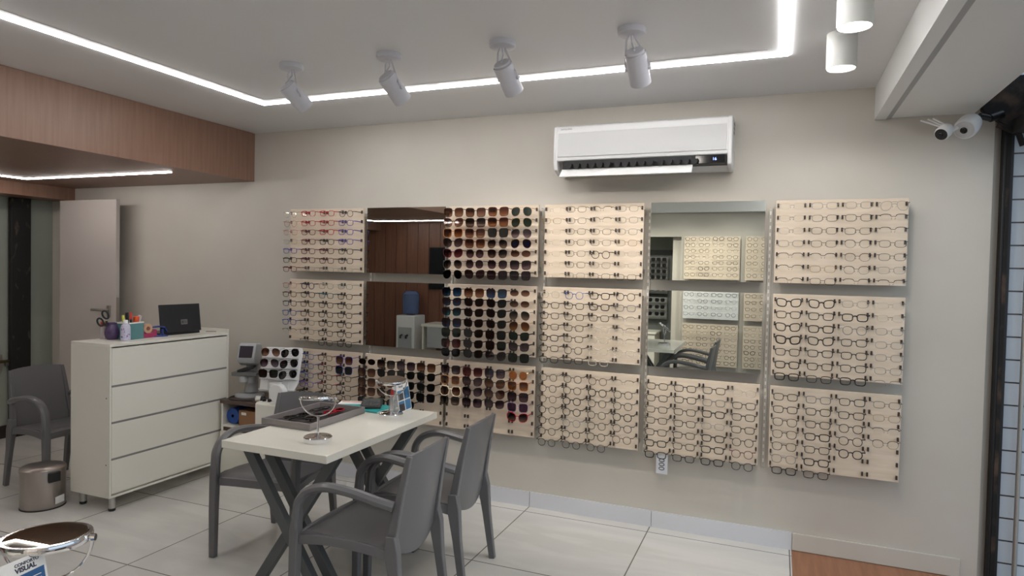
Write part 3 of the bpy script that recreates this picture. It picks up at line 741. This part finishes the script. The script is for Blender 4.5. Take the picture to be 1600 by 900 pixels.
# ------------------------------------------------------------------ boards
BX = [(-3.445, -2.786), (-2.754, -2.120), (-2.094, -1.447), (-1.404, -.768), (-.725, -.080), (-.025, .626)]
BZ = [(1.535, 2.000), (1.011, 1.473), (.486, .951)]
BY = -.09
peg_me = MB().box(-.0045, .0045, -.0115, 0, -.0105, .0105).mesh('peg', peg_m)
TIER = ['top', 'middle', 'bottom']
COLN = ['leftmost', 'second', 'third', 'fourth', 'fifth', 'rightmost']
def board(ci, ti, rows, sun=False, label=None, suns=()):
    x0, x1 = BX[ci]; z0, z1 = BZ[ti]; cx = (x0 + x1) / 2
    t = thing('display_board', label, 'display board', (cx, BY, z0), 0, 'pale eyewear boards on the wall')
    hw = (x1 - x0) / 2; hh = z1 - z0
    MB().box(-hw, hw, 0, .016, 0, hh).build('panel', beige_m, t, .0015)
    for sx in (-1, 1):
        for sz in (.05, hh - .05): MB().box(sx * (hw - .012) - .012, sx * (hw - .012) + .012, .0165, .068, sz - .012, sz + .012).build('standoff', alu, t)
    cp = hw * 2 / 4
    for r in range(7):
        pz = hh - .03 - r * .0682
        for c in range(4):
            for s in (-1, 1): link_mesh('peg', peg_me, t, (-hw + cp * (c + .5) + s * .0692, 0, pz))
    where_col = COLN[ci]
    for r, row in enumerate(rows):
        for c, code in enumerate(row.split()):
            if code == '..': continue
            sn = sun or code.startswith('*'); code = code.lstrip('*')
            k = code.split(':')[0][1]; zt = OUT[k][1] / 2 * .72 * (1.2 if sn else 1)
            lk = look(code, sn)
            if sn: lb = f"{lk}, {ORD[c]} in {ORD[r]} row of {where_col} column's {TIER[ti]} board"
            else: lb = f"{lk}, {ORD[c]} in {ORD[r]} row of the {where_col} column's {TIER[ti]} board"
            yy = BY - .0117 - TEMPLE - .0004
            dz = random.uniform(-.0025, .0015)
            glasses(code, (cx - hw + cp * (c + .5) + random.uniform(-.0015, .0015), yy, z0 + hh - .03 - r * .0682 - zt + dz), 0, lb,
                    ('sunglasses' if sn else 'eyeglasses') + f" on the {where_col} column's {TIER[ti]} board", sn)
board(0, 0, ['cO rR rR nO', 'pO rR rR vR', 'pR dR rR vR', 'cM dR kR vR', 'vR mR mR kR', 'kR mR mR kR', 'dR sM sM sM'], label='pale board of mostly red eyeglasses, top of the leftmost column')
board(0, 1, ['pR nOt cR eM', 'bR kR eR kR', 'nR bR kR kR', 'uR bR kR kR', 'uR kM kR kR', 'kH kM kR kR', '.. kH kR kR'], label='pale board of dark eyeglasses, middle of the leftmost column')
board(0, 2, ['uR uR tR *vSB', 'uR uR kR:r *uSN', 'uR uR kR:r kR', 'kR vR kR:r nR', 'kR kR kR kR', 'kR kR kR kR', '.. .. .. kR'], label='pale board of blue and black eyeglasses, bottom of the leftmost column')
board(1, 2, ['kEN kSA kSP kSB', 'kSB kCN kWN kWN', 'kSB tWB kWN kWN', 'tSB kCB kWN kSN', 'kWN kWN kWN ..'], True, 'pale sunglasses board under the brown reflecting mirror')
board(2, 0, ['bSB kSB tSC gVG', 'tCB kSA tSC gVG', 'oSC tSB kSN sVP', 'kCP tSB sVA gVV', 'mCR kOP kKA tEB', 'yVA kOP kKP kSP', 'kVN kCP kSP kSP'], True, 'pale board full of brown sunglasses, top of the third column')
board(2, 1, ['kSU bSB kSU sEB', 'kWU kWN kWN sEB', 'kWT kWN kWN sVA', 'kSU kWN kWN gVC', 'kSG kWN kSN kWG', 'kSR kWN kSN kWP', 'kWN kWN kCP kSN'], True, 'pale board of black and blue sunglasses, middle of the third column')
board(2, 2, ['kSP mSR kSP gOY', 'oSB kCP kCB oSC', 'wXB kCP kCB kSP', 'zSA kSP kWP lSM', '.. .. .. hCA'], True, 'pale half filled sunglasses board, bottom of the third column')
board(3, 0, ['cL kM kH sM', 'gM kM kH sM', 'gL kM kM sM', 'sL kM kM gM', 'gL kM kO sL', 'gL kM sM sL', 'cL sM kM kM'], label='pale board of thin metal eyeglasses, top of the fourth column')
board(3, 1, ['cR uO kRt kO', 'kR kR kRt yR', 'kR kR kR kH', 'kR kR cR kH', 'kRt kR cR sH', 'kR kO cR cR', 'kR kR cR cL'], label='pale board of black and clear eyeglasses, middle of the fourth column')
board(3, 2, ['kO kO bO kH', 'kO kO kOt kO', 'bO kOt kO kO', 'kO kOt kO kOt', 'kO yO kO kO', 'kO kO kO bO', 'kO kO kO ..'], label='pale board of round eyeglasses, bottom of the fourth column')
board(4, 2, ['kR kR kR cR', 'kR kR yR kR', 'kR kR kRt kR', 'kR kR yM kR', 'kR kR kRt kO', 'kRt kR kRt mO', 'kRt kR kRt kO'], label='pale eyeglasses board under the mirror that shows more boards')
board(5, 0, ['sL sM sM sV', 'kL kM kM kH', 'kL kM kM kH', 'sM kM kB kM', 'kH kH kB kM', 'kH gM kB sM', 'kH kM kH kH'], label='pale board of thin metal eyeglasses, top of the rightmost column')
board(5, 1, ['kW kW sM sL', 'kR kR kRt kL', 'kW kRt sO sM', 'kWt kW kR sM', 'kR kR kR sM', 'kRt kR kR sM', 'kRt kR kRt sH'], label='pale board with bold black eyeglasses, middle of the rightmost column')
board(5, 2, ['kR yR kR kM', 'kR kR kR gM', 'kD kR kO kH', 'kD kRt kO kB', 'kD kR kOt ..', 'yD kRt .. ..', 'kRt kR .. ..'], label='pale partly filled eyeglasses board, bottom of the rightmost column')
def wall_mirror(ci, ti, label, tilt):
    x0, x1 = BX[ci]; z0, z1 = BZ[ti]; cx = (x0 + x1) / 2; hw = (x1 - x0) / 2; hh = z1 - z0
    t = thing('wall_mirror', label, 'mirror', (cx, BY, z0), 0, 'wall mirrors between the boards'); t.rotation_euler = (tilt, 0, 0)
    MB().box(-hw, hw, 0.0045, .012, 0, hh).build('backing', white_lam, t)
    MB().box(-hw, hw, 0, .004, 0, hh).build('mirror_glass', mirror_m, t)
    for sx in (-1, 1):
        for sz in (.05, hh - .05): MB().box(sx * (hw - .012) - .012, sx * (hw - .012) + .012, .0125, .066, sz - .012, sz + .012).build('standoff', alu, t)
TL = math.radians(.28)
wall_mirror(1, 0, 'upper mirror reflecting brown wood, second column', TL)
wall_mirror(1, 1, 'lower mirror reflecting a water dispenser, second column', TL)
wall_mirror(4, 0, 'upper mirror reflecting the opposite ceiling and boards, fifth column', TL)
wall_mirror(4, 1, 'lower mirror reflecting chairs and a table, fifth column', TL)
# uprights in the gaps, pale dots painted on them for spots of light
gx = [-2.770, -2.107, -1.4255, -.7465, -.0525]
GAPL = ['leftmost slotted upright, right of the red eyeglasses board', 'slotted upright between brown mirror and brown sunglasses', 'slotted upright right of the sunglasses column', 'slotted upright left of the mirror showing boards', 'slotted upright right of the mirror showing boards']
for i, x in enumerate(gx):
    t = thing('slotted_upright', GAPL[i], 'upright', (x, 0, .46), 0, 'slotted uprights on the wall')
    MB().box(-.011, .011, -.014, -.0008, 0, 1.5).build('profile', wall_m, t, .002)
    sl = MB()
    for k in range(36): sl.box(-.004, .004, -.0146, -.0141, .03 + k * .041, .05 + k * .041)
    sl.build('slots', mat('pale slot', (236, 234, 230), .5), t)
t = thing('price_tag', 'white tag reading 000 sideways below the fifth column', 'tag', (-.622, -.079, .36), 0)
MB().box(-.034, .034, 0, .0012, 0, .14).build('card', mat('pale tag card', (206, 208, 214), .5), t)
text('000', 'lettering', mat('tag print', (70, 66, 72), .6), t, .05, T(.016, -.0004, .02) @ RX(PI / 2) @ RZ(PI / 2), .0002)

# ------------------------------------------------------------------ counter sunglasses display
def counter_display():
    t = thing('sunglasses_display', 'white tiered sunglasses display behind the table', 'display stand', (-3.36, -.34, .60), math.radians(16))
    X = RX(-.22)
    MB(T(0, .02, .02)).tube([(0, 0, -.019), (0, 0, .1)], .045, 20).build('post', white_pl, t)
    MB(X @ T(0, .045, 0)).prism([(-.14, .06), (.12, .06), (.15, .13), (.16, .36), (.15, .385), (-.12, .385), (-.14, .37)], 'y', -.006, .006).build('back_panel', white_pl, t, .002)
    for k in range(4):
        z = .07 + k * .078
        MB(X @ T(0, .045, z)).box(-.14, .14, -.03, -.0062, 0, .006).build('ledge', white_pl, t, .001)
    MB(X @ T(-.0, .045, 0)).prism([(-.08, .072), (.08, .072), (.08, .142), (-.08, .142)], 'y', -.0085, -.0062).build('logo_plate', mat('pale print plate', (206, 206, 206), .4), t)
    for k in range(3):
        z = .165 + k * .078
        MB(X @ T(-.112, .045, z)).prism([(-.012, .04), (.012, .04), (0, .014)], 'y', -.0075, -.0062).build('emblem', mat('grey emblem', (96, 94, 96), .5), t)
    return t, X
disp, DXF = counter_display()
for k in range(3):
    z = .1835 + k * .078
    P = disp.matrix_basis @ DXF @ Vector((-.045, -.045, z))
    g = glasses(('kSN', 'kVP', 'kVB')[k], P, math.radians(18), ('black wrap', 'black purple graded', 'black brown graded')[k] + f' sunglasses on the {ORD[2 - k]} tier of the white display', 'sunglasses on the white display', True)
    P = disp.matrix_basis @ DXF @ Vector((.098, -.035, z))
    g = glasses('kVN', P, math.radians(68), f'dark sunglasses turned sideways at the end of the {ORD[2 - k]} display tier', 'sunglasses on the white display', True)
t = thing('tape_reel', 'white round reel behind the display', 'reel', (-3.25, -.425, .6))
MB(T(.0, 0, .075) @ RX(PI / 2)).lathe([(.02, -.025), (.06, -.025), (.064, -.02), (.064, .02), (.06, .025), (.02, .025)], 28).build('rim', white_pl, t)
MB().box(-.04, .04, -.03, .03, .0005, .012).build('foot', white_pl, t)

# ------------------------------------------------------------------ on the table
def table_mirror(loc, rz, tilt, label, s=1.):
    t = thing('table_mirror', label, 'mirror', loc, rz, 'chrome swivel mirrors on tables'); t.scale = (s, s, s)
    MB().lathe([(.064, 0), (.066, .004), (.066, .022), (.062, .026), (.03, .028), (.008, .032)], 40).build('base', chrome, t)
    MB().lathe([(.0055, .02), (.0055, .112), (.008, .114), (.008, .12)], 16).build('pole', chrome, t)
    yk = MB().tube([(.083 * math.cos(a), 0, .203 + .083 * math.sin(a)) for a in [PI + PI * k / 20 for k in range(21)]], .0045, 8, ry=.003)
    for q in (-1, 1): yk.tube([(q * .079, 0, .203), (q * .089, 0, .203)], .007, 10)
    yk.build('yoke', chrome, t)
    X = T(0, 0, .203) @ RX(tilt)
    rm = MB(X).lathe([(.07, -.0075), (.077, -.0075), (.0785, -.005), (.0785, .005), (.077, .0075), (.07, .0075), (.069, .0055)], 48).build('rim', chrome, t)
    MB(X).lathe([(.0, .0062), (.069, .0062), (.069, .0078), (0, .0078)], 48, cap=False).build('mirror_glass', mirror_m, t)
    return t
table_mirror((-1.985, -1.585, .7505), math.radians(24), math.radians(-9), 'round chrome mirror on the near end of the white table')
table_mirror((-1.955, -1.0, .7505), math.radians(22), math.radians(6), 'round chrome mirror on the far end of the white table')
def tray():
    t = thing('frame_tray', 'open grey tray of dark glasses on the white table', 'tray', (-2.295, -1.215, .7505), 0)
    hx, hy, h_ = .155, .235, .036
    b = MB().box(-hx, hx, -hy, hy, 0, .006)
    for a in ((-hx, hx, -hy, -hy + .01), (-hx, hx, hy - .01, hy), (-hx, -hx + .01, -hy + .01, hy - .01), (hx - .01, hx, -hy + .01, hy - .01)): b.box(*a, .006, h_)
    b.build('tray_body', tray_m, t, .002)
    MB().box(-hx + .011, hx - .011, -hy + .011, hy - .011, .0062, .009).build('lining', mat('dark grey felt', (66, 60, 62), .8), t)
tray()
TZ = .7505 + .0092
def folded(code, dx, dy, rz, label, sun):
    tc = None; lens = '.'
    c2 = code
    if sun: c2, lens = code[:-1], code[-1]
    fr, tm, ls = g_meshes(c2[1], c2[0], False, lens, sun)
    t = thing('sunglasses' if sun else 'eyeglasses', label, 'sunglasses' if sun else 'eyeglasses', (-2.295 + dx, -1.215 + dy, TZ + .021), rz, 'glasses lying in the grey tray')
    t.rotation_euler = (math.radians(-90), 0, math.radians(rz))
    link_mesh('front_frame', fr, t)
    for m in ls: link_mesh('lens', m, t)
    for s in (-1, 1):
        MB().tube([(s * .069, .005, .014), (s * .06, .011 + .003 * s, .014), (-s * .035, .011 + .003 * s, .011), (-s * .055, .011 + .003 * s, -.004)], .0022, 6).build('temple', frame_mat(c2[0]), t)
for a in (('kSN', -.045, -.09, 75, 'black sunglasses lying nearest the viewer in the grey tray', True), ('kWB', .045, -.06, 100, 'brown lensed sunglasses lying in the grey tray', True), ('hWR', .055, .095, 85, 'dark red sunglasses lying in the grey tray', True), ('kR', -.05, .11, 80, 'black eyeglasses lying at the far end of the grey tray', False)):
    folded(*a)
t = thing('folder', 'teal paper folder under the calculator', 'folder', (-2.235, -.862, .7505), math.radians(-4))
MB().box(-.165, .165, -.085, .095, 0, .003).build('cover', teal_m, t)
MB().box(-.155, .168, -.081, .09, .0032, .0062).build('sheets', paper_m, t)
MB().box(-.165, .165, -.085, .095, .0064, .0086).build('cover', teal_m, t)
t = thing('paper_sheet', 'white printed paper with a red stripe behind the folder', 'paper', (-2.325, -.80, .7598), math.radians(22))
MB().box(-.1, .06, -.045, .045, 0, .001).build('sheet', paper_m, t)
MB().box(-.09, .05, .01, .03, .00105, .0012).build('red_stripe', mat('red print', (196, 96, 92), .6), t)
def calculator():
    t = thing('calculator', 'black desk calculator on the teal folder', 'calculator', (-2.19, -.842, .7597), math.radians(28))
    MB().hexa([(-.06, -.078, 0), (.06, -.078, 0), (.06, .078, 0), (-.06, .078, 0), (-.058, -.076, .013), (.058, -.076, .013), (.058, .076, .034), (-.058, .076, .034)]).build('case', black_m, t, .003)
    X = T(0, -.076, .0132) @ RX(math.atan2(.021, .152))
    MB(X).box(-.046, .046, .112, .142, 0, .0015).build('display', mat('lcd grey', (92, 100, 92), .2), t)
    for r in range(5):
        for c in range(5):
            MB(X).box(-.049 + c * .0202, -.0335 + c * .0202, .010 + r * .0195, .0235 + r * .0195, .0002, .004).build('key', mat('grey key', (84, 84, 88), .5), t, .001)
calculator()
def pump():
    t = thing('pump_bottle', 'clear pump bottle with a white head beside the far mirror', 'bottle', (-2.0, -.895, .7505))
    MB().lathe([(.034, 0), (.036, .004), (.03, .08), (.02, .118), (.013, .124), (.013, .13)], 28).build('body', see_through('clear bottle plastic', (214, 214, 212), .28, .08), t)
    MB().lathe([(.029, .004), (.025, .07)], 24).build('liquid', see_through('clear gel', (206, 210, 210), .3, .05), t)
    MB().lathe([(.016, .1302), (.016, .146), (.007, .148), (.006, .165)], 20).build('collar', white_pl, t)
    MB().lathe([(.012, .165), (.014, .168), (.014, .182), (.01, .185)], 18).tube([(0, 0, .178), (-.03, .01, .178), (-.038, .012, .168)], .005, 8).build('pump_head', white_pl, t)
pump()
pr_blue = noise_tint(mat('blue photo print', rough=.4), (38, 62, 88), (70, 146, 196), ns=16)
pr_sea = noise_tint(mat('sea photo print', rough=.4), (58, 112, 156), (92, 146, 184), ns=9)
pr_dark = noise_tint(mat('road photo print', rough=.4), (58, 54, 56), (92, 96, 104), ns=12)
def leaflet():
    t = thing('leaflet_stand', 'white leaflet with four blue photographs standing on the table', 'leaflet', (-1.965, -.83, .7505), math.radians(90 + 4)); 
    X = RX(-.18)
    MB(X).box(-.075, .075, -.0015, .0015, .001, .168).build('card', paper_m, t)
    MB(X @ T(0, .002, 0)).hexa([(-.06, 0, .12), (.06, 0, .12), (.06, .002, .12), (-.06, .002, .12), (-.06, .075, .026), (.06, .075, .026), (.06, .077, .026), (-.06, .077, .026)]).build('rear_support', paper_m, t)
    for x0, x1, z0, z1, m in ((-.07, -.004, .07, .125, pr_dark), (.004, .07, .07, .135, pr_blue), (-.07, -.004, .008, .064, pr_dark), (.004, .07, .008, .064, pr_sea)):
        MB(X).box(x0, x1, -.0021, -.0016, z0, z1).build('photo_print', m, t)
    MB(X).box(-.07, -.004, -.0025, -.0021, .048, .064).box(-.07, -.004, -.0025, -.0021, .108, .125).build('photo_sky', pr_sea, t)
    text('Visual', 'lettering', mat('dark print', (60, 62, 78), .5), t, .022, X @ T(-.05, -.0021, .14) @ RX(PI / 2), .0002)
leaflet()
t = thing('marker_pen', 'red capped marker standing by the clear pump bottle', 'pen', (-1.985, -.945, .7505))
MB().lathe([(.006, 0), (.007, .004), (.007, .10)], 14).build('barrel', see_through('clear barrel', (206, 206, 206), .5), t)
MB().lathe([(.0085, .1002), (.0085, .138), (.006, .141)], 14).build('cap', mat('signal red plastic', (190, 40, 40), .4), t)

# ------------------------------------------------------------------ the nearer table
make_table('white table in the foreground carrying the large round mirror', (-1.3, -3.545, 0), 0, .62, .95)
chair_copy('grey plastic armchair out of sight at the foreground table', (-.87, -3.2, 0), math.radians(-90))
chair_copy('grey plastic armchair out of sight at the far side of the foreground table', (-.87, -3.78, 0), math.radians(-88))
table_mirror((-1.445, -3.17, .7505), math.radians(30), math.radians(-2.75), 'large round chrome mirror in the lower left foreground', 1.1)
table_mirror((-1.15, -3.45, .7505), math.radians(70), math.radians(40), 'round chrome mirror out of sight on the foreground table')
def card():
    t = thing('leaflet_card', 'white and blue card reading CONFORTO VISUAL below the large round mirror', 'leaflet', (-1.345, -3.277, .7505), math.radians(90 + 6))
    X = RX(-.2)
    MB(X).box(-.12, .075, -.0015, .0015, .001, .228).build('card', paper_m, t)
    MB(X @ T(0, .002, 0)).hexa([(-.08, 0, .15), (.06, 0, .15), (.06, .002, .15), (-.08, .002, .15), (-.08, .09, .03), (.06, .09, .03), (.06, .092, .03), (-.08, .092, .03)]).build('rear_support', paper_m, t)
    MB(X).prism([(.0, .01), (.07, .01), (.07, .198), (.0, .196)], 'y', -.0021, -.0016).build('blue_print', mat('blue band print', (46, 92, 140), .4), t)
    for k in range(3): MB(X).box(.02, .062, -.0025, -.0022, .184 - k * .007, .1855 - k * .007).build('text_line', paper_m, t)
    tp = mat('dark print')
    text('CONFORTO', 'lettering', tp, t, .0088, X @ T(.012, -.0019, .2145) @ RX(PI / 2), .0003, bold=.0002)
    text('VISUAL', 'lettering', tp, t, .0135, X @ T(.012, -.0019, .2025) @ RX(PI / 2), .0003, bold=.0005)
card()

# ------------------------------------------------------------------ what the wall mirrors show: the opposite side
RB = MB(); n_ref = 0
def rear_board(x0, x1, y, z0, z1, label, m, rows, cols, dark=False):
    global n_ref
    t = thing('display_board', label, 'display board', ((x0 + x1) / 2, y, z0), PI, 'boards on the opposite wall')
    hw = (x1 - x0) / 2
    MB().box(-hw, hw, 0, .016, 0, z1 - z0).build('panel', m, t, .0015)
    MB().box(-hw + .02, hw - .02, .0165, abs(y + (4.6 if y > -4.9 else 5.3)) - .001, .04, z1 - z0 - .04).build('standoff', alu, t)
    cp = (x1 - x0) / cols; rp = (z1 - z0 - .02) / rows
    for r in range(rows):
        for c in range(cols):
            k = random.choice('RRROWBM') if not dark else 'S'
            cx = x0 + cp * (c + .5); cz = z1 - .035 - rp * r
            for s in (-1, 1):
                o = outline(k, s, 12)
                RB.tube([(cx + x, y + .09, cz + z) for x, z in o], RAD[k] * 1.1, 4, closed=True)
                RB.tube([(cx + s * .068, y + .086, cz + .012), (cx + s * .069, y + .004, cz + .012)], .002, 4)
                if dark: RB.prism([(cx + x, cz + z) for x, z in o], 'y', y + .0895, y + .0905)
            RB.tube([(cx - .01, y + .09, cz + .006), (cx + .01, y + .09, cz + .006)], .002, 4)
wb = mat('white board', (222, 222, 222), .5)
for ti, (z0, z1) in enumerate(((1.47, 2.0), (.98, 1.4), (.40, .92))):
    rear_board(-1.1, -.44, -4.52, z0, z1, f'board on the opposite wall, {TIER[ti]} left', wb if ti == 1 else beige_m, (7, 5, 7)[ti], 4)
    rear_board(-.38, .28, -4.52, z0, z1, f'board on the opposite wall, {TIER[ti]} right', beige_m, (7, 5, 7)[ti], 4)
rear_board(-2.0, -1.4, -5.2, 1.25, 1.75, 'dark sunglasses board in the recess', mat('grey board', (120, 122, 118), .5), 6, 4, True)
rear_board(-2.9, -1.4, -5.2, .9, 1.2, 'low sunglasses rack in the recess', mat('grey board'), 3, 9, True)
tag(RB.build('eyeglasses', frame_mat('k'), smooth=0), 'eyeglasses on the boards of the opposite wall', 'eyeglasses', kind='stuff')
t = thing('counter_cabinet', 'white counter in the recess', 'cabinet', (-2.2, -5.28, 0))
MB().box(-.7, .7, 0, .4, .0, .72).build('body', white_lam, t, .003)
MB().box(-.72, .72, -.0, .42, .7205, .745).build('worktop', white_lam, t, .003)
t = thing('water_dispenser', 'white water dispenser with a blue bottle', 'water dispenser', (-5.3, -5.0, 0))
MB().box(-.16, .16, -.17, .17, 0, .8).build('body', white_pl, t, .015, seg=3)
MB().box(-.12, .12, .1702, .178, .1, .62).build('tap_panel', grey_pl, t, .004)
for x in (-.05, .05): MB().tube([(x, .178, .5), (x, .22, .49), (x, .225, .45)], .014, 8).build('tap', black_m, t)
MB(T(0, 0, .8)).lathe([(.06, .0005), (.125, .03), (.13, .06), (.125, .12), (.13, .2), (.13, .33), (.09, .37), (0, .375)], 28).build('water_bottle', see_through('blue bottle plastic', (96, 116, 158), .7, .2), t)
t = thing('small_desk', 'white desk beside the water dispenser', 'desk', (-4.55, -4.93, 0))
MB().box(-.4, .4, -.22, .22, .66, .7).build('top', white_lam, t, .003)
for x in (-.38, .38): MB().box(x - .012, x + .012, -.2, .2, 0, .6595).build('leg', white_lam, t)
MB().box(-.3, .3, .2, .215, .35, .6595).build('front_panel', grey_pl, t)
t = thing('wall_screen', 'dark screen on the brown plank wall', 'screen', (-4.75, -5.185, 1.2))
MB().box(-.32, .32, 0, .04, 0, .66).build('housing', black_m, t, .004)
MB().box(-.31, .31, .0402, .042, .01, .65).build('panel', mat('dark screen'), t)
